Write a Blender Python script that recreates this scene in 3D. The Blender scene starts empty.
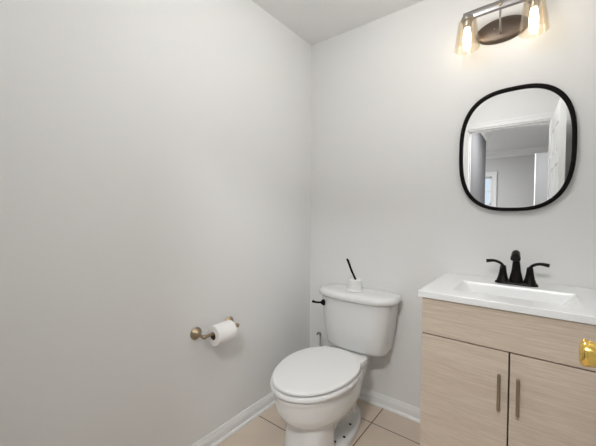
import bpy, bmesh, math, random
from mathutils import Vector, Matrix

C = bpy.context.scene.collection
SC = bpy.context.scene
PI = math.pi

# ------------------------------------------------------------------ camera
F_PX, YAW, PITCH, ROLL = 308.19, 0.6604, 0.0266, 0.0058
cam_data = bpy.data.cameras.new('camera')
cam_data.sensor_fit = 'HORIZONTAL'
cam_data.sensor_width = 36.0
cam_data.lens = F_PX * 36.0 / 596.0
cam_data.clip_start = 0.02
cam = bpy.data.objects.new('camera', cam_data)
C.objects.link(cam)
fw = Vector((-math.sin(YAW) * math.cos(PITCH), math.cos(YAW) * math.cos(PITCH), -math.sin(PITCH)))
rt0 = Vector((math.cos(YAW), math.sin(YAW), 0))
up0 = rt0.cross(fw)
rt = rt0 * math.cos(ROLL) + up0 * math.sin(ROLL)
up = -rt0 * math.sin(ROLL) + up0 * math.cos(ROLL)
M = Matrix((rt, up, -fw)).transposed().to_4x4()
M.translation = Vector((1.3219, -1.8540, 1.2108))
cam.matrix_world = M
SC.camera = cam

# ------------------------------------------------------------------ world and exposure
w = bpy.data.worlds.new('daylight')
SC.world = w
w.use_nodes = True
bgn = w.node_tree.nodes['Background']
bgn.inputs['Color'].default_value = (0.75, 0.87, 1.0, 1)
bgn.inputs['Strength'].default_value = 0.9
SC.view_settings.view_transform = 'Standard'
SC.view_settings.look = 'None'
SC.view_settings.exposure = 0.17
SC.view_settings.gamma = 1.0
SC.view_settings.use_curve_mapping = False

# ------------------------------------------------------------------ light strengths: vanity bulbs and added fill
BULB_S = 13.0       # radiance of each vanity bulb
CEIL_S = 24.0       # radiance of the unseen globe added as bathroom fill
HALL_W = 29.0       # power of the unseen lamp added as hall fill


def area(name, loc, size, power, col, rot=(0, 0, 0)):
    l = bpy.data.lights.new(name, 'AREA')
    l.shape = 'DISK'
    l.size = size
    l.energy = power
    l.color = col
    o = bpy.data.objects.new(name, l)
    o.location = loc
    o.rotation_euler = rot
    C.objects.link(o)
    return o


def point(name, loc, rad, power, col):
    l = bpy.data.lights.new(name, 'POINT')
    l.shadow_soft_size = rad
    l.energy = power
    l.color = col
    o = bpy.data.objects.new(name, l)
    o.location = loc
    C.objects.link(o)
    return o


# ------------------------------------------------------------------ helpers
def mat(name, col, rough=0.5, metal=0.0, spec=0.5, coat=0.0, bump=0.0, bscale=60.0, var=0.0):
    m = bpy.data.materials.new(name)
    m.use_nodes = True
    nt = m.node_tree
    b = nt.nodes['Principled BSDF']
    b.inputs['Base Color'].default_value = (*col, 1)
    b.inputs['Roughness'].default_value = rough
    b.inputs['Metallic'].default_value = metal
    b.inputs['Specular IOR Level'].default_value = spec
    b.inputs['Coat Weight'].default_value = coat
    b.inputs['Coat Roughness'].default_value = 0.08
    tc = nt.nodes.new('ShaderNodeTexCoord')
    n = nt.nodes.new('ShaderNodeTexNoise')
    n.inputs['Scale'].default_value = bscale
    n.inputs['Detail'].default_value = 4
    nt.links.new(tc.outputs['Object'], n.inputs['Vector'])
    if bump > 0:
        bp = nt.nodes.new('ShaderNodeBump')
        bp.inputs['Strength'].default_value = bump
        bp.inputs['Distance'].default_value = 0.002
        nt.links.new(n.outputs['Fac'], bp.inputs['Height'])
        nt.links.new(bp.outputs['Normal'], b.inputs['Normal'])
    if var > 0:
        mx = nt.nodes.new('ShaderNodeMix')
        mx.data_type = 'RGBA'
        mx.inputs['A'].default_value = (*[c * (1 - var) for c in col], 1)
        mx.inputs['B'].default_value = (*[min(1, c * (1 + var)) for c in col], 1)
        nt.links.new(n.outputs['Fac'], mx.inputs['Factor'])
        nt.links.new(mx.outputs['Result'], b.inputs['Base Color'])
    return m


def emis(name, col, strength):
    m = bpy.data.materials.new(name)
    m.use_nodes = True
    nt = m.node_tree
    nt.nodes.remove(nt.nodes['Principled BSDF'])
    e = nt.nodes.new('ShaderNodeEmission')
    e.inputs['Color'].default_value = (*col, 1)
    e.inputs['Strength'].default_value = strength
    nt.links.new(e.outputs['Emission'], nt.nodes['Material Output'].inputs['Surface'])
    return m


def glassmat(name, tint, gloss=1.0, ior=1.45):
    """thin clear glass: see-through with fresnel reflections"""
    m = bpy.data.materials.new(name)
    m.use_nodes = True
    nt = m.node_tree
    nt.nodes.remove(nt.nodes['Principled BSDF'])
    t = nt.nodes.new('ShaderNodeBsdfTransparent')
    t.inputs['Color'].default_value = (*tint, 1)
    g = nt.nodes.new('ShaderNodeBsdfGlossy')
    g.inputs['Roughness'].default_value = 0.05
    f = nt.nodes.new('ShaderNodeLayerWeight')
    f.inputs['Blend'].default_value = 0.25
    pw = nt.nodes.new('ShaderNodeMath')
    pw.operation = 'MULTIPLY_ADD'
    nt.links.new(f.outputs['Facing'], pw.inputs[0])
    pw.inputs[1].default_value = 0.5 * gloss
    pw.inputs[2].default_value = 0.03
    mx = nt.nodes.new('ShaderNodeMixShader')
    nt.links.new(pw.outputs[0], mx.inputs['Fac'])
    nt.links.new(t.outputs['BSDF'], mx.inputs[1])
    nt.links.new(g.outputs['BSDF'], mx.inputs[2])
    nt.links.new(mx.outputs['Shader'], nt.nodes['Material Output'].inputs['Surface'])
    return m


def origin_of(p):
    v = Vector((0, 0, 0))
    while p is not None:
        v += p.location
        p = p.parent
    return v


def obj(name, bm, m, parent=None, smooth=True, angle=40):
    """link a bmesh built in world coordinates as one object"""
    bmesh.ops.recalc_face_normals(bm, faces=bm.faces)
    if parent is not None:
        bmesh.ops.translate(bm, verts=bm.verts, vec=-origin_of(parent))
    me = bpy.data.meshes.new(name)
    bm.to_mesh(me)
    bm.free()
    if smooth:
        for p in me.polygons:
            p.use_smooth = True
        me.set_sharp_from_angle(angle=math.radians(angle))
    me.materials.append(m)
    o = bpy.data.objects.new(name, me)
    C.objects.link(o)
    if parent is not None:
        o.parent = parent
    return o


def thing(name, label, cat, loc=(0, 0, 0), group=None):
    o = bpy.data.objects.new(name, None)
    o.empty_display_size = 0.05
    o.location = loc
    C.objects.link(o)
    o['label'] = label
    o['category'] = cat
    if group:
        o['group'] = group
    return o


def struct(name, bm, m, smooth=False, parent=None):
    o = obj(name, bm, m, parent, smooth=smooth)
    if parent is None:
        o['kind'] = 'structure'
    return o


def box(bm, x0, x1, y0, y1, z0, z1, bev=0.0, seg=2):
    r = bmesh.ops.create_cube(bm, size=1.0)
    vs = r['verts']
    for v in vs:
        v.co = Vector((x0 + (v.co.x + .5) * (x1 - x0), y0 + (v.co.y + .5) * (y1 - y0), z0 + (v.co.z + .5) * (z1 - z0)))
    if bev > 0:
        es = list({e for v in vs for e in v.link_edges})
        bmesh.ops.bevel(bm, geom=es, offset=bev, segments=seg, affect='EDGES', profile=0.5)
    return bm


def rings_to_mesh(bm, rings, cap0=True, cap1=True, closed=True):
    rows = [[bm.verts.new(p) for p in r] for r in rings]
    n = len(rows[0])
    for a, b in zip(rows[:-1], rows[1:]):
        for i in range(n if closed else n - 1):
            j = (i + 1) % n
            bm.faces.new((a[i], a[j], b[j], b[i]))
    if cap0:
        bm.faces.new(rows[0][::-1])
    if cap1:
        bm.faces.new(rows[-1])
    return bm


def lathe(bm, prof, base, axis=(0, 0, 1), n=32, cap0=True, cap1=True):
    """prof = [(distance along the axis, radius)]"""
    ax = Vector(axis).normalized()
    u = ax.orthogonal().normalized()
    v = ax.cross(u)
    base = Vector(base)
    rings = [[base + ax * h + (u * math.cos(2 * PI * i / n) + v * math.sin(2 * PI * i / n)) * max(r, 1e-5) for i in range(n)]
             for h, r in prof]
    return rings_to_mesh(bm, rings, cap0, cap1)


def tube(bm, pts, rads, n=16, flat=1.0, upv=None):
    """sweep a round (or flattened) section along points"""
    pts = [Vector(p) for p in pts]
    if not isinstance(rads, (list, tuple)):
        rads = [rads] * len(pts)
    rings = []
    ref = Vector(upv) if upv else None
    for i, p in enumerate(pts):
        a = pts[max(0, i - 1)]
        b = pts[min(len(pts) - 1, i + 1)]
        t = (b - a).normalized()
        if ref is None:
            ref = t.orthogonal().normalized()
        s = t.cross(ref)
        if s.length < 1e-4:
            s = t.orthogonal()
        s.normalize()
        q = s.cross(t).normalized()
        if upv is None:
            ref = q
        rings.append([p + (s * math.cos(2 * PI * k / n) + q * flat * math.sin(2 * PI * k / n)) * rads[i] for k in range(n)])
    return rings_to_mesh(bm, rings)


def bez(p, n=10):
    """Catmull-Rom through points"""
    p = [Vector(q) for q in p]
    P = [p[0] * 2 - p[1]] + p + [p[-1] * 2 - p[-2]]
    out = []
    for i in range(1, len(P) - 2):
        for k in range(n):
            t = k / n
            a, b, c, d = P[i - 1], P[i], P[i + 1], P[i + 2]
            out.append(0.5 * ((2 * b) + (c - a) * t + (2 * a - 5 * b + 4 * c - d) * t * t + (3 * b - a - 3 * c + d) * t ** 3))
    out.append(p[-1])
    return out


def lerp_list(v, n):
    out = []
    for i in range(len(v) - 1):
        for k in range(n):
            out.append(v[i] + (v[i + 1] - v[i]) * k / n)
    out.append(v[-1])
    return out


def sweep_profile(bm, prof, path_a, path_b, out):
    """a moulding: prof = [(distance out, height)] run straight from a to b"""
    a, b, out = Vector(path_a), Vector(path_b), Vector(out)
    r = [[q + out * d + Vector((0, 0, 1)) * h for d, h in prof] for q in (a, b)]
    return rings_to_mesh(bm, r)


def egg(cx, yf, yb, hw, z, n=64, e_f=2.0, e_b=2.4, widest=0.55):
    """closed outline seen from above; front is at -y"""
    yc = yf + (yb - yf) * widest
    pts = []
    for i in range(n):
        a = 2 * PI * i / n
        c, s = math.cos(a), math.sin(a)
        e = e_b if s > 0 else e_f
        x = hw * math.copysign(abs(c) ** (2 / e), c)
        y = (yb - yc if s > 0 else yc - yf) * math.copysign(abs(s) ** (2 / e), s)
        pts.append(Vector((cx + x, yc + y, z)))
    return pts


def baked(o):
    """freeze an object's modifiers into its mesh"""
    bpy.context.view_layer.update()
    dg = bpy.context.evaluated_depsgraph_get()
    me = bpy.data.meshes.new_from_object(o.evaluated_get(dg))
    o.modifiers.clear()
    o.data = me
    for p in me.polygons:
        p.use_smooth = True
    return o


# ------------------------------------------------------------------ materials
WALL = mat('wall_paint', (0.845, 0.85, 0.845), 0.55, spec=0.25, bump=0.05, bscale=220)
CEIL = mat('ceiling_paint', (0.88, 0.88, 0.878), 0.8, spec=0.1, bump=0.08, bscale=160)
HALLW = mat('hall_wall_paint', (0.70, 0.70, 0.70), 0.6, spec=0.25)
HALLD = mat('hall_shade_grey', (0.27, 0.27, 0.275), 0.6, spec=0.25)  # hall shade painted into the colour of block wall and door leaf
HALLG = mat('hall_shade_dark', (0.15, 0.15, 0.155), 0.7, spec=0.2)  # shade of the left hall wall put into its base colour
TRIM = mat('white_trim_paint', (0.88, 0.89, 0.89), 0.35, spec=0.4)
CERAMIC = mat('white_ceramic', (0.80, 0.81, 0.81), 0.18, spec=0.5, coat=0.3)
LIDW = mat('white_seat_plastic', (0.82, 0.82, 0.815), 0.3, spec=0.5)
TOPW = mat('white_cultured_marble', (0.88, 0.89, 0.89), 0.2, spec=0.5, coat=0.2)
BLACK = mat('black_metal', (0.006, 0.004, 0.004), 0.5, spec=0.12)
BRONZE = mat('oil_rubbed_bronze', (0.007, 0.005, 0.004), 0.30, metal=0.1, spec=0.18)
CANOPYB = mat('brown_bronze', (0.13, 0.10, 0.078), 0.35, metal=0.75)
NICKEL = mat('brushed_nickel', (0.34, 0.325, 0.32), 0.28, metal=0.9)
PULL = mat('antique_pull_metal', (0.30, 0.245, 0.18), 0.32, metal=0.85)
AGED = mat('aged_brass', (0.38, 0.30, 0.205), 0.34, metal=0.9)
BRASS = mat('polished_brass', (0.88, 0.60, 0.16), 0.16, metal=1.0)
CHROME = mat('chrome', (0.7, 0.7, 0.7), 0.15, metal=1.0)
PAPER = mat('tissue_paper', (0.90, 0.89, 0.88), 0.95, spec=0.05, bump=0.3, bscale=300)
CARD = mat('cardboard_core', (0.10, 0.07, 0.05), 0.9)
DARK = mat('dark_gap', (0.03, 0.025, 0.02), 0.8)
PLASTIC = mat('white_plastic', (0.85, 0.85, 0.84), 0.35)
SHADE = glassmat('amber_clear_glass', (0.985, 0.94, 0.86))
PANE = glassmat('window_glass', (0.97, 0.99, 1.0))
BULBM = emis('glowing_bulb', (1.0, 0.94, 0.87), BULB_S)
MIRR = mat('mirror_silver', (0.93, 0.94, 0.94), 0.0, metal=1.0)


def tile_mat():
    m = bpy.data.materials.new('beige_floor_tile')
    m.use_nodes = True
    nt = m.node_tree
    N, L = nt.nodes, nt.links
    b = N['Principled BSDF']
    tc = N.new('ShaderNodeTexCoord')
    sep = N.new('ShaderNodeSeparateXYZ')
    L.new(tc.outputs['Object'], sep.inputs[0])

    def mth(op, a, bb=None):
        q = N.new('ShaderNodeMath')
        q.operation = op
        for i, v in enumerate((a, bb)):
            if v is None:
                continue
            if isinstance(v, (int, float)):
                q.inputs[i].default_value = v
            else:
                L.new(v, q.inputs[i])
        return q.outputs[0]

    def line(out, off, period, width):
        q = mth('DIVIDE', mth('SUBTRACT', out, off), period)
        fr = mth('SUBTRACT', q, mth('ROUND', q))
        return mth('LESS_THAN', mth('MULTIPLY', mth('ABSOLUTE', fr), period), width), mth('FLOOR', q)
    gx, ix = line(sep.outputs['X'], 0.5826, 0.60, 0.0028)
    gy, iy = line(sep.outputs['Y'], -0.1903, 0.3636, 0.0028)
    g = mth('MAXIMUM', gx, gy)
    wn = N.new('ShaderNodeTexWhiteNoise')
    wn.noise_dimensions = '1D'
    L.new(mth('ADD', mth('MULTIPLY', ix, 7.3), iy), wn.inputs['W'])
    ns = N.new('ShaderNodeTexNoise')
    ns.inputs['Scale'].default_value = 9
    ns.inputs['Detail'].default_value = 6
    L.new(tc.outputs['Object'], ns.inputs['Vector'])
    mx = N.new('ShaderNodeMix')
    mx.data_type = 'RGBA'
    mx.inputs['A'].default_value = (0.63, 0.525, 0.425, 1)
    mx.inputs['B'].default_value = (0.71, 0.605, 0.50, 1)
    L.new(mth('ADD', mth('MULTIPLY', ns.outputs['Fac'], 0.8), mth('MULTIPLY', wn.outputs['Value'], 0.2)), mx.inputs['Factor'])
    m2 = N.new('ShaderNodeMix')
    m2.data_type = 'RGBA'
    L.new(g, m2.inputs['Factor'])
    L.new(mx.outputs['Result'], m2.inputs['A'])
    m2.inputs['B'].default_value = (0.10, 0.065, 0.04, 1)
    L.new(m2.outputs['Result'], b.inputs['Base Color'])
    b.inputs['Roughness'].default_value = 0.45
    bp = N.new('ShaderNodeBump')
    bp.inputs['Distance'].default_value = 0.002
    bp.inputs['Strength'].default_value = 0.5
    L.new(mth('SUBTRACT', 1.0, g), bp.inputs['Height'])
    L.new(bp.outputs['Normal'], b.inputs['Normal'])
    return m


def wood_mat():
    m = bpy.data.materials.new('whitewashed_oak_laminate')
    m.use_nodes = True
    nt = m.node_tree
    N, L = nt.nodes, nt.links
    b = N['Principled BSDF']
    tc = N.new('ShaderNodeTexCoord')
    mp = N.new('ShaderNodeMapping')
    mp.inputs['Scale'].default_value = (9.0, 9.0, 270.0)
    mp.inputs['Rotation'].default_value = (0, math.radians(-3.5), 0)
    L.new(tc.outputs['Object'], mp.inputs['Vector'])
    n1 = N.new('ShaderNodeTexNoise')
    n1.inputs['Scale'].default_value = 1.0
    n1.inputs['Detail'].default_value = 7
    n1.inputs['Roughness'].default_value = 0.62
    n1.inputs['Distortion'].default_value = 0.5
    L.new(mp.outputs[0], n1.inputs['Vector'])
    mp2 = N.new('ShaderNodeMapping')
    mp2.inputs['Scale'].default_value = (1.6, 1.6, 24.0)
    L.new(tc.outputs['Object'], mp2.inputs['Vector'])
    n2 = N.new('ShaderNodeTexNoise')
    n2.inputs['Scale'].default_value = 1.0
    n2.inputs['Detail'].default_value = 3
    L.new(mp2.outputs[0], n2.inputs['Vector'])
    ad = N.new('ShaderNodeMath')
    ad.operation = 'MULTIPLY_ADD'
    L.new(n1.outputs['Fac'], ad.inputs[0])
    ad.inputs[1].default_value = 0.75
    ml = N.new('ShaderNodeMath')
    ml.operation = 'MULTIPLY'
    ml.inputs[1].default_value = 0.25
    L.new(n2.outputs['Fac'], ml.inputs[0])
    L.new(ml.outputs[0], ad.inputs[2])
    cr = N.new('ShaderNodeValToRGB')
    cr.color_ramp.elements[0].position = 0.36
    cr.color_ramp.elements[0].color = (0.56, 0.455, 0.36, 1)
    cr.color_ramp.elements[1].position = 0.62
    cr.color_ramp.elements[1].color = (0.70, 0.605, 0.505, 1)
    L.new(ad.outputs[0], cr.inputs[0])
    L.new(cr.outputs[0], b.inputs['Base Color'])
    b.inputs['Roughness'].default_value = 0.5
    b.inputs['Specular IOR Level'].default_value = 0.3
    return m


TILE = tile_mat()
WOOD = wood_mat()
HALLF = mat('hall_floor', (0.60, 0.55, 0.50), 0.5, var=0.1, bscale=8)

# ------------------------------------------------------------------ room shell
H = 2.44
XR = 1.58          # right wall
YD = -1.80         # door wall, room side
YE = -1.91         # door wall, hall side
DX0, DX1, DZ = 0.73, 1.40, 2.095      # doorway
T = 0.10

struct('floor', box(bmesh.new(), -T, XR + T, YE, T, -0.10, 0.0), TILE)
struct('ceiling', box(bmesh.new(), -T, XR + T, YE, T, H, H + 0.10), CEIL)
struct('wall_left', box(bmesh.new(), -T, 0, YE, T, 0, H), WALL)
struct('wall_back', box(bmesh.new(), 0, XR, 0, T, 0, H), WALL)
struct('wall_right', box(bmesh.new(), XR, XR + T, YE, T, 0, H), WALL)
bm = bmesh.new()
box(bm, 0, DX0, YE, YD, 0, H)
box(bm, DX1, XR, YE, YD, 0, H)
box(bm, DX0, DX1, YE, YD, DZ, H)
struct('wall_front', bm, WALL)

BASE_P = [(0, 0), (0.022, 0), (0.022, 0.006), (0.019, 0.013), (0.013, 0.017), (0.013, 0.046), (0.0115, 0.049), (0.0115, 0.056),
          (0.008, 0.060), (0.008, 0.066), (0.005, 0.071), (0.004, 0.075), (0, 0.075)]
struct('baseboard_left', sweep_profile(bmesh.new(), BASE_P, (0, YD, 0), (0, 0, 0), (1, 0, 0)), TRIM)
struct('baseboard_back', sweep_profile(bmesh.new(), BASE_P, (0, 0, 0), (0.985, 0, 0), (0, -1, 0)), TRIM)
struct('baseboard_right', sweep_profile(bmesh.new(), BASE_P, (XR, YD, 0), (XR, -0.53, 0), (-1, 0, 0)), TRIM)
struct('baseboard_front', sweep_profile(bmesh.new(), BASE_P, (0, YD, 0), (DX0 - 0.06, YD, 0), (0, 1, 0)), TRIM)


def casing(bm, x0, x1, ztop, y, s, wdt=0.057, th=0.014):
    """three-sided door casing on the wall plane y, sticking out along s"""
    for k, (o0, o1, t) in enumerate(((0.0, wdt, th), (wdt * 0.62, wdt, th + 0.005), (0.002, wdt * 0.16, th + 0.003))):
        a, b = sorted((y, y + s * t))
        box(bm, x0 - o1, x0 - o0, a, b, 0, ztop + o1, 0.002)
        box(bm, x1 + o0, x1 + o1, a, b, 0, ztop + o1, 0.002)
        box(bm, x0 - o0, x1 + o0, a, b, ztop + o0, ztop + o1, 0.002)


bm = bmesh.new()
casing(bm, DX0, DX1, DZ, YD, 1)
struct('trim_1', bm, TRIM)
bm = bmesh.new()
casing(bm, DX0, DX1, DZ, YE, -1)
struct('trim_2', bm, TRIM)
bm = bmesh.new()      # jamb lining with a stop
for x0, x1 in ((DX0 - 0.001, DX0 + 0.012), (DX1 - 0.008, DX1 + 0.001)):
    box(bm, x0, x1, YE, YD, 0, DZ, 0.001)
box(bm, DX0, DX1, YE, YD, DZ - 0.012, DZ + 0.001, 0.001)
box(bm, DX0 + 0.012, DX0 + 0.022, YE + 0.03, YD - 0.045, 0, DZ - 0.012, 0.001)
box(bm, DX0, DX1, YE + 0.03, YD - 0.045, DZ - 0.022, DZ - 0.012, 0.001)
struct('trim_3', bm, TRIM)

# ------------------------------------------------------------------ hall seen in the mirror
HX0, HX1, HY = 0.71, 2.4, -5.0
HC = 2.40
bm = bmesh.new()
box(bm, -1.2, HX1 + T, HY - 1.6, YE, -0.10, 0)
struct('floor_hall', bm, HALLF)
struct('ceiling_hall', box(bmesh.new(), -1.2, HX1 + T, HY - T, YE, HC, HC + 0.1), CEIL)
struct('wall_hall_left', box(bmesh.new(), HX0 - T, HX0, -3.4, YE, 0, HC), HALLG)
struct('wall_hall_side', box(bmesh.new(), -1.2, HX0 - T, -3.4, -3.3, 0, HC), HALLW)
struct('wall_hall_end', box(bmesh.new(), -1.3, -1.2, HY - T, -3.3, 0, HC), HALLW)
struct('wall_hall_right', box(bmesh.new(), HX1, HX1 + T, HY - T, YE, 0, HC), HALLW)
struct('wall_hall_near', box(bmesh.new(), XR + T, HX1, YE, YE + 0.1, 0, HC), HALLW)
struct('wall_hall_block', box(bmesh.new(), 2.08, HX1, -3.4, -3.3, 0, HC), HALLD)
WX0, WX1, WZ = -0.05, 0.625, 1.95
bm = bmesh.new()
box(bm, -1.2, WX0, HY - T, HY, 0, HC)
box(bm, WX1, HX1, HY - T, HY, 0, HC)
box(bm, WX0, WX1, HY - T, HY, WZ, HC)
box(bm, WX0, WX1, HY - T, HY, 0, 0.95)
struct('wall_hall_far', bm, HALLW)
bm = bmesh.new()
casing(bm, WX0, WX1, WZ, HY, 1, wdt=0.085)
struct('trim_4', bm, TRIM)
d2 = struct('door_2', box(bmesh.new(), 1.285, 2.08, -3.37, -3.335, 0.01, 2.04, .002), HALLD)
obj('edge_strip', box(bmesh.new(), 1.279, 1.289, -3.372, -3.333, 0.01, 2.04, .001), TRIM, d2)
CROWN = [(0, 0), (0, -0.11), (0.010, -0.11), (0.016, -0.085), (0.045, -0.05), (0.075, -0.02), (0.082, 0)]
for k, (a, b, out) in enumerate((((HX0, YE, HC), (HX0, -3.4, HC), (1, 0, 0)), ((-1.2, HY, HC), (HX1, HY, HC), (0, 1, 0)))):
    struct('trim_%d' % (6 + k), sweep_profile(bmesh.new(), CROWN, a, b, out), TRIM)
wf = bpy.data.objects.new('window_1', None)
wf.location = ((WX0 + WX1) / 2, HY - 0.05, 0.95)
wf['kind'] = 'structure'
C.objects.link(wf)
bm = bmesh.new()
for x0, x1, z0, z1 in ((WX0, WX0 + .03, .95, WZ), (WX1 - .03, WX1, .95, WZ), (WX0, WX1, .95, .98), (WX0, WX1, WZ - .03, WZ),
                       (WX0, WX1, 1.42, 1.45), (WX0 + .225, WX0 + .24, .95, WZ), (WX0 + .46, WX0 + .475, .95, WZ),
                       (WX0, WX1, 1.19, 1.205), (WX0, WX1, 1.67, 1.685)):
    box(bm, x0, x1, HY - .07, HY - .04, z0, z1, 0.002)
obj('window_frame', bm, TRIM, wf)
obj('window_pane', box(bmesh.new(), WX0, WX1, HY - .057, HY - .053, .95, WZ), PANE, wf, smooth=False)

# ------------------------------------------------------------------ the open bathroom door
hinge = Vector((1.402, YD - 0.004, 0))
free = Vector((1.437, -1.142, 0))
d = (free - hinge).normalized()
nrm = Vector((d.y, -d.x, 0))         # away from the room, towards the right wall
LEN = (free - hinge).length
TH = 0.036
door = bpy.data.objects.new('door_1', None)
door.location = hinge
door['kind'] = 'structure'
C.objects.link(door)


def dloc(s, t, z):
    return hinge + d * s + nrm * t + Vector((0, 0, z))


def dbox(bm, s0, s1, t0, t1, z0, z1, bev=0.0):
    n0 = len(bm.verts)
    box(bm, s0, s1, t0, t1, z0, z1, bev)
    bm.verts.ensure_lookup_table()
    for v in bm.verts[n0:]:
        v.co = dloc(v.co.x, v.co.y, v.co.z)


bm = bmesh.new()
dbox(bm, 0, LEN, 0.006, TH - 0.006, 0.012, 2.08)
st, mid = 0.105, 0.09
cols = ((st, LEN / 2 - mid / 2), (LEN / 2 + mid / 2, LEN - st))
rows = ((0.25, 0.78), (0.98, 1.62), (1.72, 1.94))
for t0, t1 in ((0, 0.006), (TH - 0.006, TH)):
    dbox(bm, 0, st, t0, t1, 0.012, 2.08)
    dbox(bm, LEN - st, LEN, t0, t1, 0.012, 2.08)
    dbox(bm, LEN / 2 - mid / 2, LEN / 2 + mid / 2, t0, t1, 0.012, 2.08)
    zs = [0.012] + [q for r in rows for q in r] + [2.08]
    for k in range(0, len(zs), 2):
        for a, b in cols:
            dbox(bm, a, b, t0, t1, zs[k], zs[k + 1])
obj('door_leaf', bm, TRIM, door, smooth=False)
for a, b in cols:
    for z0, z1 in rows:
        bm = bmesh.new()
        dbox(bm, a + .022, b - .022, 0.001, TH - 0.001, z0 + .022, z1 - .022, 0.005)
        obj('door_panel', bm, TRIM, door, smooth=False)
KS, KZ = LEN - 0.062, 0.998
bm = bmesh.new()
lathe(bm, [(0, 0.030), (0.003, 0.031), (0.007, 0.027), (0.009, 0.013), (0.020, 0.011), (0.024, 0.013), (0.031, 0.0165),
           (0.040, 0.0195), (0.049, 0.0212), (0.053, 0.0195), (0.055, 0.016), (0.056, 0.006)], dloc(KS, 0, KZ), -nrm, 40)
obj('door_knob', bm, BRASS, door, angle=50)
bm = bmesh.new()
lathe(bm, [(0, 0.030), (0.003, 0.031), (0.007, 0.027), (0.009, 0.013), (0.020, 0.011), (0.024, 0.013), (0.031, 0.0165),
           (0.040, 0.0195), (0.049, 0.0212), (0.053, 0.0195), (0.055, 0.016), (0.056, 0.006)], dloc(KS, TH, KZ), nrm, 40)
obj('door_knob', bm, BRASS, door, angle=50)
bm = bmesh.new()
dbox(bm, LEN - 0.001, LEN + 0.001, 0.006, TH - 0.006, KZ - 0.028, KZ + 0.028)
obj('latch_plate', bm, BRASS, door)

# ------------------------------------------------------------------ toilet
CX = 0.450
toilet = thing('toilet', 'white two-piece ceramic toilet with closed lid against the back wall', 'toilet', (CX, -0.42, 0))
bm = bmesh.new()
rows = [(0.400, -.828, -.285, .184), (0.392, -.834, -.280, .190), (0.374, -.834, -.280, .190), (0.364, -.828, -.285, .187),
        (0.345, -.826, -.29, .187), (0.32, -.822, -.295, .186), (0.293, -.815, -.30, .182), (0.268, -.800, -.315, .174), (0.247, -.780, -.33, .163),
        (0.230, -.757, -.35, .148), (0.217, -.735, -.37, .130), (0.207, -.71, -.38, .108), (0.20, -.68, -.39, .085)]
rings_to_mesh(bm, [egg(CX, yf, yb, hw, z, 56) for z, yf, yb, hw in rows])
# pedestal
rows = [(0.24, -.725, -.50, .108), (0.17, -.732, -.515, .113), (0.10, -.740, -.52, .117), (0.05, -.746, -.51, .120), (0.02, -.75, -.50, .124), (0.0, -.752, -.49, .126)]
rings_to_mesh(bm, [egg(CX, yf, yb, hw, z, 56, 2.6, 2.6, .5) for z, yf, yb, hw in rows])
# foot plate, wide at the sides and running back to the wall
rows = [(0.0, -.70, -.130, .122), (0.030, -.70, -.133, .119), (0.042, -.69, -.145, .106), (0.047, -.66, -.17, .08)]
rings_to_mesh(bm, [egg(CX, yf, yb, hw, z, 56, 2.8, 1.9, .42) for z, yf, yb, hw in rows])
# trapway
tube(bm, bez([(CX, -.42, .20), (CX, -.34, .235), (CX, -.27, .20), (CX, -.235, .12), (CX, -.22, .03)], 6), lerp_list([.07, .066, .06, .05, .045], 6), 24)
tube(bm, bez([(CX, -.52, .08), (CX, -.42, .10), (CX, -.33, .07), (CX, -.26, .02)], 6), lerp_list([.055, .05, .045, .04], 6), 24)
# neck and deck below the tank
rings_to_mesh(bm, [egg(CX, yf, yb, hw, z, 56, 3, 3, .5) for z, yf, yb, hw in
                   [(0.18, -.36, -.16, .07), (0.27, -.37, -.12, .085), (0.33, -.40, -.07, .095), (0.36, -.42, -.045, .102), (0.386, -.42, -.04, .104), (0.391, -.41, -.045, .10)]])
bowl = obj('bowl', bm, CERAMIC, toilet)
rm = bowl.modifiers.new('r', 'REMESH')
rm.mode = 'VOXEL'
rm.voxel_size = 0.005
sm = bowl.modifiers.new('s', 'SMOOTH')
sm.factor = 0.5
sm.iterations = 9
baked(bowl)
for x, y, z in ((.522, -.340, .043), (.543, -.445, .041), (.524, -.508, .044), (.378, -.340, .043)):
    b_ = obj('bolt', lathe(bmesh.new(), [(-.004, .0075), (.004, .0075), (.006, .0055), (.007, .001)], (x, y, z), n=16), DARK, toilet)
    b_['label'] = 'dark floor bolt'

# tank, bowed front, tapering downwards


def tank_ring(hw, yf, yb, z, n=64, e=2.7, bow=0.03):
    pts = []
    yc = (yf + yb) / 2
    for i in range(n):
        a = 2 * PI * i / n
        c, s = math.cos(a), math.sin(a)
        x = hw * math.copysign(abs(c) ** (2 / (e + 2 if s > 0 else e)), c)
        hy = (yb - yf) / 2
        y = hy * math.copysign(abs(s) ** (2 / (6 if s > 0 else e)), s)
        pts.append(Vector((CX + x, yc + y, z)))
    return pts


bm = bmesh.new()
rings_to_mesh(bm, [tank_ring(hw, yf, yb, z) for z, hw, yf, yb in
                   [(.390, .165, -.185, -.045), (.392, .185, -.205, -.035), (.402, .195, -.222, -.028), (.42, .201, -.227, -.025),
                    (.55, .221, -.233, -.022), (.705, .238, -.238, -.020)]])
tank = obj('tank', bm, CERAMIC, toilet, angle=60)
bm = bmesh.new()
rings_to_mesh(bm, [tank_ring(hw, yf, yb, z, e=2.5) for z, hw, yf, yb in
                   [(.700, .240, -.240, -.022), (.701, .250, -.252, -.012), (.708, .256, -.258, -.009), (.722, .257, -.259, -.008),
                    (.733, .253, -.255, -.010), (.740, .243, -.246, -.016), (.7435, .225, -.23, -.03), (.7445, .15, -.18, -.06)]])
obj('tank_lid', bm, CERAMIC, toilet, angle=60)
lv = Vector((.256, -.206, .653))
bm = bmesh.new()
lathe(bm, [(-.006, .010), (0, .019), (.006, .020), (.011, .016), (.017, .013), (.019, .005)], lv, (-.55, -.85, 0), 24)
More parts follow.
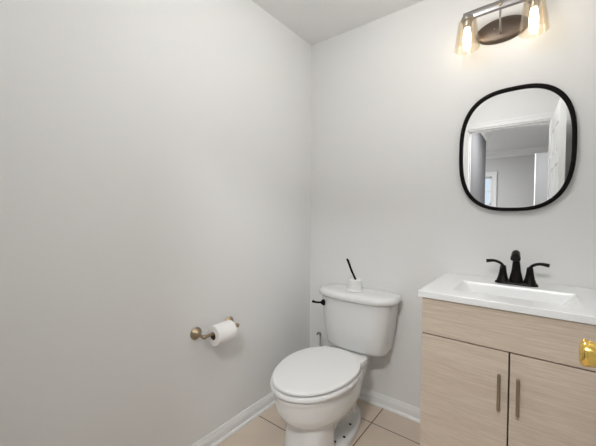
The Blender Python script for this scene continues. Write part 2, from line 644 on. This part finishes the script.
tube(bm, bez([lv + Vector((-.006, -.012, 0)), lv + Vector((-.022, -.024, .001)), lv + Vector((-.045, -.030, .000)), lv + Vector((-.066, -.034, .003))], 4),
     lerp_list([.0065, .0058, .0062, .0085], 4), 12)
fl = obj('flush_lever', bm, BLACK, toilet)
fl['label'] = 'black flush lever'

# seat ring, lid, hinge bar
SY = 0.0
bm = bmesh.new()
outer = [(0.402, 0.000), (0.404, .004), (0.414, .004), (0.420, .000)]
rr = []
for z, g in outer:
    rr.append(egg(CX + .002, -.842 - g, -.325, .197 + g, z, 64, 2.0, 2.15, .56))
for z, g in ((0.420, -.05), (0.402, -.055)):
    rr.append(egg(CX + .002, -.842 - g, -.325 + g, .197 + g, z, 64, 2.0, 2.15, .56))
rr.append(rr[0])
rows_v = [[bm.verts.new(p) for p in r] for r in rr[:-1]]
rows_v.append(rows_v[0])
for a, b in zip(rows_v[:-1], rows_v[1:]):
    for i in range(64):
        j = (i + 1) % 64
        bm.faces.new((a[i], a[j], b[j], b[i]))
obj('seat', bm, LIDW, toilet)
bm = bmesh.new()
rings_to_mesh(bm, [egg(CX + .002, -.838 - g, -.312 + g * .3, .195 + g, z, 64, 2.0, 2.15, .56) for z, g in
                   [(0.4262, -.016), (0.4266, -.002), (0.4285, 0), (0.434, 0), (0.4385, -.003), (0.4405, -.010), (0.4415, -.03), (0.4430, -.09)]])
obj('lid', bm, LIDW, toilet)
obj('hinge_bar', box(bmesh.new(), CX - .120, CX + .158, -.372, -.308, .402, .4335, .005), LIDW, toilet)

# ------------------------------------------------------------------ cup with black stick on the tank
cup = thing('cup', 'small round white cup holding a slanted thin black stick, on the toilet tank', 'cup', (.437, -.150, .7447))
KX, KY, KT = .445, -.150, .7447
bm = bmesh.new()
lathe(bm, [(0.0, .048), (.004, .051), (.010, .049), (.014, .044), (.060, .041), (.067, .0425), (.073, .040), (.075, .030), (.072, .028), (.068, .006)], (KX, KY, KT), n=48)
obj('cup_body', bm, PLASTIC, cup)
bm = bmesh.new()
tube(bm, [(KX + .004, KY, KT + .070), (KX - .024, KY - .004, KT + .126), (KX - .046, KY - .008, KT + .184), (KX - .054, KY - .009, KT + .194)], [.0062, .0066, .0072, .006], 12)
obj('stick', bm, BLACK, cup)

# ------------------------------------------------------------------ toilet brush in the corner
br = thing('toilet_brush', 'chrome toilet brush handle rising behind the toilet in the corner', 'toilet brush', (.150, -.085, 0))
bm = bmesh.new()
lathe(bm, [(0.0, .045), (.004, .047), (.24, .040), (.250, .037), (.252, .012)], (.150, -.085, 0), n=32)
obj('holder', bm, PLASTIC, br)
obj('collar', lathe(bmesh.new(), [(.250, .009), (.255, .010), (.285, .008), (.288, .005)], (.150, -.085, 0), n=20), BLACK, br)
obj('rod', tube(bmesh.new(), [(.150, -.085, .28), (.150, -.085, .375)], .0058, 12), CHROME, br)
bm = bmesh.new()
tube(bm, bez([(.150, -.085, .370), (.150, -.085, .385), (.144, -.089, .394), (.135, -.094, .390), (.132, -.096, .380)], 5), .0075, 12)
obj('hook', bm, NICKEL, br)

# ------------------------------------------------------------------ toilet paper holder and roll
hx, hz = 0.072, 0.621
YA, YB_ = -.972, -.766
holder = thing('toilet_paper_holder', 'aged brass toilet paper holder with two round flanges on left wall', 'toilet paper holder', (0, (YA + YB_) / 2, hz))
for yy, sgn in ((YA, 1), (YB_, -1)):
    obj('flange', lathe(bmesh.new(), [(0, .030), (.004, .031), (.008, .029), (.012, .024), (.016, .022), (.022, .013), (.026, .010)], (0.0005, yy, hz + .002), (1, 0, 0), 32), AGED, holder)
    bm = bmesh.new()
    tube(bm, bez([(.022, yy, hz + .002), (.040, yy, hz - .001), (.058, yy, hz - .003), (hx, yy, hz)], 4), lerp_list([.010, .0065, .0065, .009], 4), 16)
    lathe(bm, [(-.011, .002), (-.009, .007), (-.004, .0105), (0, .0115), (.004, .0105), (.009, .007), (.011, .002)], (hx, yy, hz), (0, 1, 0), 20)
    obj('post', bm, AGED, holder)
obj('spindle', tube(bmesh.new(), [(hx, YA + .006, hz), (hx, YA + .03, hz), (hx, YB_ - .006, hz)], [.007, .0075, .007], 16), AGED, holder)
R0, R1 = .0195, .050
y0, y1 = -.922, -.809
zc_ = hz - (R0 - .0012 - .0080)
roll = thing('toilet_paper_roll', 'white toilet paper roll hanging on the brass holder', 'toilet paper', (hx, (y0 + y1) / 2, zc_))
bm = bmesh.new()
L_ = y1 - y0
n = 64
prof = [(0, R0), (0, R1 - .002), (.002, R1), (L_ - .002, R1), (L_, R1 - .002), (L_, R0), (0, R0)]
lathe(bm, prof, (hx, y0, zc_), (0, 1, 0), n, False, False)
bmesh.ops.remove_doubles(bm, verts=bm.verts, dist=1e-6)
obj('paper', bm, PAPER, roll)
bm = bmesh.new()
lathe(bm, [(-.0005, R0 - .0002), (L_ + .0005, R0 - .0002), (L_ + .0005, R0 - .0012), (-.0005, R0 - .0012), (-.0005, R0 - .0002)], (hx, y0, zc_), (0, 1, 0), 32, False, False)
bmesh.ops.remove_doubles(bm, verts=bm.verts, dist=1e-6)
co = obj('core', bm, CARD, roll)
co['label'] = 'brown cardboard core'

# ------------------------------------------------------------------ vanity cabinet
VX0, VX1 = 0.944, 1.560
VF = -0.500          # carcass front; doors stand in front of it
GX = 1.2522
van = thing('vanity_cabinet', 'pale oak-grain vanity cabinet with two doors under the white sink top', 'cabinet', ((VX0 + VX1) / 2, -0.25, 0))
bm = bmesh.new()
box(bm, VX0, VX0 + .016, -.492, -.004, 0.0, .868)
box(bm, VX1 - .016, VX1, -.492, -.004, 0.0, .868)
box(bm, VX0 + .016, VX1 - .016, -.488, -.004, .09, .106)
box(bm, VX0 + .016, VX1 - .016, -.012, -.004, .106, .868)
box(bm, VX0 + .016, VX1 - .016, -.44, -.425, 0.0, .09)
box(bm, VX0 + .016, VX1 - .016, -.462, -.446, .69, .745)
box(bm, VX0 + .016, VX1 - .016, -.490, -.474, .845, .868)
obj('carcass', bm, WOOD, van, smooth=False)
obj('false_drawer_front', box(bmesh.new(), VX0 + .001, VX1 - .001, -.511, -.493, .7185, .866, .0012), WOOD, van, smooth=False)
for x0, x1, hxp in ((VX0 + .001, GX - .0024, 1.2235), (GX + .0024, VX1 - .001, 1.2805)):
    dr = obj('door', box(bmesh.new(), x0, x1, -.511, -.493, .095, .7135, .0012), WOOD, van, smooth=False)
    bm = bmesh.new()
    box(bm, hxp - .0055, hxp + .0055, -.540, -.529, .503, .637, .0028, 3)
    for zz in (.518, .622):
        tube(bm, [(hxp, -.531, zz), (hxp, -.5105, zz)], .004, 12)
    obj('handle', bm, PULL, dr)

# ------------------------------------------------------------------ sink top
TX0, TX1, TY0, TY1, TZ0, TZ1 = 0.930, 1.572, -.520, -.0015, .8695, .895
top = thing('sink_top', 'white one-piece sink top with a shallow rectangular basin on the oak cabinet', 'sink', ((TX0 + TX1) / 2, -.26, TZ0))


def rrect(x0, x1, y0, y1, z, r, n=6):
    pts = []
    for cx_, cy_, a0 in ((x1 - r, y1 - r, 0), (x0 + r, y1 - r, PI / 2), (x0 + r, y0 + r, PI), (x1 - r, y0 + r, 1.5 * PI)):
        for k in range(n + 1):
            a = a0 + PI / 2 * k / n
            pts.append(Vector((cx_ + r * math.cos(a), cy_ + r * math.sin(a), z)))
    return pts


bm = bmesh.new()
rings_to_mesh(bm, [rrect(TX0 + g, TX1 - g, TY0 + g, TY1 - g, z, .004) for g, z in ((0, TZ0), (0, TZ1 - .002), (.002, TZ1))] +
              [rrect(1.040, 1.458, -.412, -.172, TZ1, .012), rrect(1.044, 1.454, -.408, -.176, TZ1 - .003, .012), rrect(1.044, 1.454, -.408, -.176, TZ0, .012)],
              False, False)
# underside
bm.verts.ensure_lookup_table()
nn = 28
a = bm.verts[:nn]
b = bm.verts[5 * nn:6 * nn]
for i in range(nn):
    j = (i + 1) % nn
    bm.faces.new((a[i], b[i], b[j], a[j]))
obj('slab', bm, TOPW, top, smooth=False)
bm = bmesh.new()
inner = [(1.0445, 1.4535, -.4075, -.1765, TZ1 - .003, .012), (1.052, 1.446, -.405, -.180, .880, .016), (1.105, 1.395, -.392, -.196, .800, .03),
         (1.125, 1.375, -.378, -.212, .788, .04), (1.20, 1.30, -.33, -.26, .782, .03)]
outr = [(x0 - .006, x1 + .006, y0 - .006, y1 + .006, z - .006, r) for x0, x1, y0, y1, z, r in inner[1:]]
outr = [(1.0442, 1.4538, -.4078, -.1762, TZ0 - .001, .012)] + outr[1:]
rings_to_mesh(bm, [rrect(*q) for q in inner[::-1]] + [rrect(*q) for q in outr])
obj('basin', bm, TOPW, top, angle=40)
obj('drain', lathe(bmesh.new(), [(0, .022), (.002, .022), (.0035, .019), (.0035, .014), (.006, .012), (.007, .002)], (1.25, -.295, .7815), n=24), BRONZE, top)

# ------------------------------------------------------------------ faucet
FX, FY, FZ = 1.249, -.108, TZ1
fa = thing('faucet', 'dark bronze two-handle faucet with a short spout on the white sink top', 'faucet', (FX, FY, FZ))
bm = bmesh.new()
rings_to_mesh(bm, [rrect(FX - .083 + g, FX + .083 - g, FY - .028 + g, FY + .028 - g, FZ + z, .026 - g * .5, 8) for g, z in
                   ((0, .0003), (0, .006), (.003, .010), (.010, .013))])
obj('base_plate', bm, BRONZE, fa)
bm = bmesh.new()
pth = bez([(FX, FY + .004, FZ + .008), (FX, FY + .002, FZ + .06), (FX, FY - .004, FZ + .115), (FX, FY - .022, FZ + .143), (FX, FY - .052, FZ + .146),
           (FX, FY - .078, FZ + .134)], 6)
tube(bm, pth, lerp_list([.030, .0185, .0125, .0135, .0165, .0172], 6), 24)
lathe(bm, [(-.004, .0172), (0, .0188), (.012, .0188), (.014, .015)], pth[-1], (0, -.62, -.78), 24)
obj('spout', bm, BRONZE, fa)
for s in (-1, 1):
    bx = FX + s * .051
    bm = bmesh.new()
    lathe(bm, [(.008, .0265), (.016, .0245), (.030, .0195), (.050, .0155), (.066, .0135), (.077, .0125), (.083, .0100), (.085, .004)], (bx, FY, FZ), n=28)
    h_ = obj('handle_hub', bm, BRONZE, fa)
    bm = bmesh.new()
    tube(bm, bez([(bx - s * .004, FY, FZ + .074), (bx + s * .010, FY, FZ + .092), (bx + s * .035, FY - .003, FZ + .102), (bx + s * .068, FY - .008, FZ + .099)], 6),
         lerp_list([.011, .0105, .0105, .0135], 6), 20, flat=.62, upv=(0, 0, 1))
    obj('handle_lever', bm, BRONZE, h_)

# ------------------------------------------------------------------ mirror
MX, MZ, MW, MH = 1.219, 1.537, .2345, .302
mir = thing('mirror', 'wall mirror with thin black frame and rounded squarish outline above the sink', 'mirror', (MX, 0, MZ - MH))


def sq(hw, hh, y, n=120, e=2.75):
    out = []
    for i in range(n):
        a_ = 2 * PI * i / n
        c, s = math.cos(a_), math.sin(a_)
        out.append(Vector((MX + hw * math.copysign(abs(c) ** (2 / e), c), y, MZ + hh * math.copysign(abs(s) ** (2 / e), s))))
    return out


bm = bmesh.new()
fr = [sq(MW, MH, -.0015), sq(MW, MH, -.022), sq(MW - .0015, MH - .0015, -.0235), sq(MW - .0155, MH - .0155, -.0235), sq(MW - .017, MH - .017, -.022), sq(MW - .017, MH - .017, -.0015)]
rv = [[bm.verts.new(p) for p in r] for r in fr]
rv.append(rv[0])
for a, b in zip(rv[:-1], rv[1:]):
    for i in range(120):
        j = (i + 1) % 120
        bm.faces.new((a[i], a[j], b[j], b[i]))
obj('mirror_frame', bm, BLACK, mir, angle=50)
bm = bmesh.new()
rings_to_mesh(bm, [sq(MW - .0168, MH - .0168, -.006), sq(MW - .0168, MH - .0168, -.014)])
obj('mirror_glass', bm, MIRR, mir, smooth=False)

# ------------------------------------------------------------------ vanity light
LX, LZ, LY = 1.160, 2.138, -.125
lt = thing('vanity_light', 'two-bulb vanity light with clear glass shades and oval bronze wall plate above mirror', 'wall lamp', (LX, 0, LZ))
bm = bmesh.new()
rings = []
for g, y in ((0, -.0005), (0, -.010), (.003, -.014), (.012, -.018), (.020, -.0195)):
    rings.append([Vector((LX + (.112 - g) * math.cos(2 * PI * i / 72), y, LZ - .003 + (.060 - g) * math.sin(2 * PI * i / 72))) for i in range(72)])
rings_to_mesh(bm, rings)
obj('wall_plate', bm, CANOPYB, lt, angle=30)
obj('screw', lathe(bmesh.new(), [(0, .003), (.002, .003), (.003, .001)], (LX - .028, -.0195, LZ + .006), (0, -1, 0), 12), NICKEL, lt)
bm = bmesh.new()
tube(bm, bez([(LX, -.016, LZ - .024), (LX + .001, -.055, LZ - .020), (LX + .003, -.100, LZ + .000), (LX + .005, LY + .004, LZ + .035), (LX + .005, LY + .006, LZ + .055)], 6), .0045, 14)
obj('stem', bm, NICKEL, lt)
bm = bmesh.new()
BARZ = LZ + .050
rings_to_mesh(bm, [[Vector((LX + t * .150, LY + y, BARZ + z - .004 * t * t)) for y, z in
                    [(.008 * math.cos(q), .006 + .0225 * math.sin(q)) for q in [2 * PI * k / 20 for k in range(20)]]] for t in [k / 12 - 1 for k in range(25)]])
obj('crossbar', bm, NICKEL, lt)
obj('finial', lathe(bmesh.new(), [(0, .008), (.006, .009), (.009, .004)], (LX + .005, LY - .007, BARZ + .004), (0, -1, 0), 16), AGED, lt)
for s in (-1, 1):
    sx = LX + s * .131
    zt = BARZ - (.007 if s > 0 else 0)
    bm = bmesh.new()
    lathe(bm, [(.012, .006), (.008, .018), (0, .026), (-.010, .029), (-.018, .027), (-.020, .019), (-.048, .018), (-.053, .015)], (sx, LY, zt), n=28)
    so = obj('socket', bm, NICKEL, lt)
    bm = bmesh.new()
    top_r, bot_r, hh = .040, .056, .140
    z0 = zt - .014
    o_ = [(0, .026), (-.002, top_r - .003), (-.008, top_r), (-hh, bot_r)]
    i_ = [(-hh - .0012, bot_r - .0015), (-hh, bot_r - .003), (-.008, top_r - .003), (-.005, top_r - .006), (-.0035, .026)]
    lathe(bm, o_ + i_ + [(0, .026)], (sx, LY, z0), n=40, cap0=False, cap1=False)
    bmesh.ops.remove_doubles(bm, verts=bm.verts, dist=1e-6)
    obj('glass_shade', bm, SHADE, lt)
    bm = bmesh.new()
    lathe(bm, [(-.051, .011), (-.056, .0115), (-.064, .014), (-.095, .0175), (-.118, .0165), (-.130, .011), (-.134, .003)], (sx, LY, zt), n=24)
    obj('bulb', bm, BULBM, so)

# ------------------------------------------------------------------ unseen ceiling lamps added as fill (bathroom and hall)
x, y, z = .92, -.92, H  # globe added for ambient fill, outside camera and mirror view
cl = thing('fill_lamp', 'unseen white glass globe added as fill light of the bathroom', 'ceiling lamp', (x, y, z))
obj('fill_lamp_rim', lathe(bmesh.new(), [(0, .07), (-.012, .072), (-.020, .06), (-.022, .03), (-.100, .028)], (x, y, z - .0005), n=40), TRIM, cl)
GR = .10
obj('globe', lathe(bmesh.new(), [(-.090 - GR + GR * math.cos(PI * k / 20), GR * math.sin(PI * k / 20)) for k in range(21)], (x, y, z), n=40), emis('fill_globe', (1, .975, .945), CEIL_S), cl)
x, y, z = 1.25, -2.42, HC
cl = thing('fill_lamp', 'unseen round white flush lamp added as fill light of the hall', 'ceiling lamp', (x, y, z))
obj('fill_lamp_rim', lathe(bmesh.new(), [(0, .15), (-.012, .155), (-.024, .15), (-.026, .14)], (x, y, z - .0005), n=40), TRIM, cl)
obj('fill_lamp_diffuser', lathe(bmesh.new(), [(-.024, .138), (-.034, .13), (-.040, .10), (-.043, .03)], (x, y, z), n=40), emis('fill_diffuser', (1, .97, .93), 3.0), cl)
area('hall_fill_light', (x, y, z - .05), .30, HALL_W, (1.0, 1.0, 1.0))  # added fill entering the bathroom through the doorway
x, y, z = -.30, -4.20, HC
cl = thing('fill_lamp', 'unseen round white flush lamp added to brighten the far end of the hall', 'ceiling lamp', (x, y, z))
obj('fill_lamp_rim', lathe(bmesh.new(), [(0, .15), (-.012, .155), (-.024, .15), (-.026, .14)], (x, y, z - .0005), n=40), TRIM, cl)
obj('fill_lamp_diffuser', lathe(bmesh.new(), [(-.024, .138), (-.034, .13), (-.040, .10), (-.043, .03)], (x, y, z), n=40), emis('far_fill_diffuser', (1, .97, .93), 3.0), cl)
area('far_hall_fill_light', (x, y, z - .05), .28, 17.0, (1.0, 1.0, 1.0))  # added to brighten the far hall wall
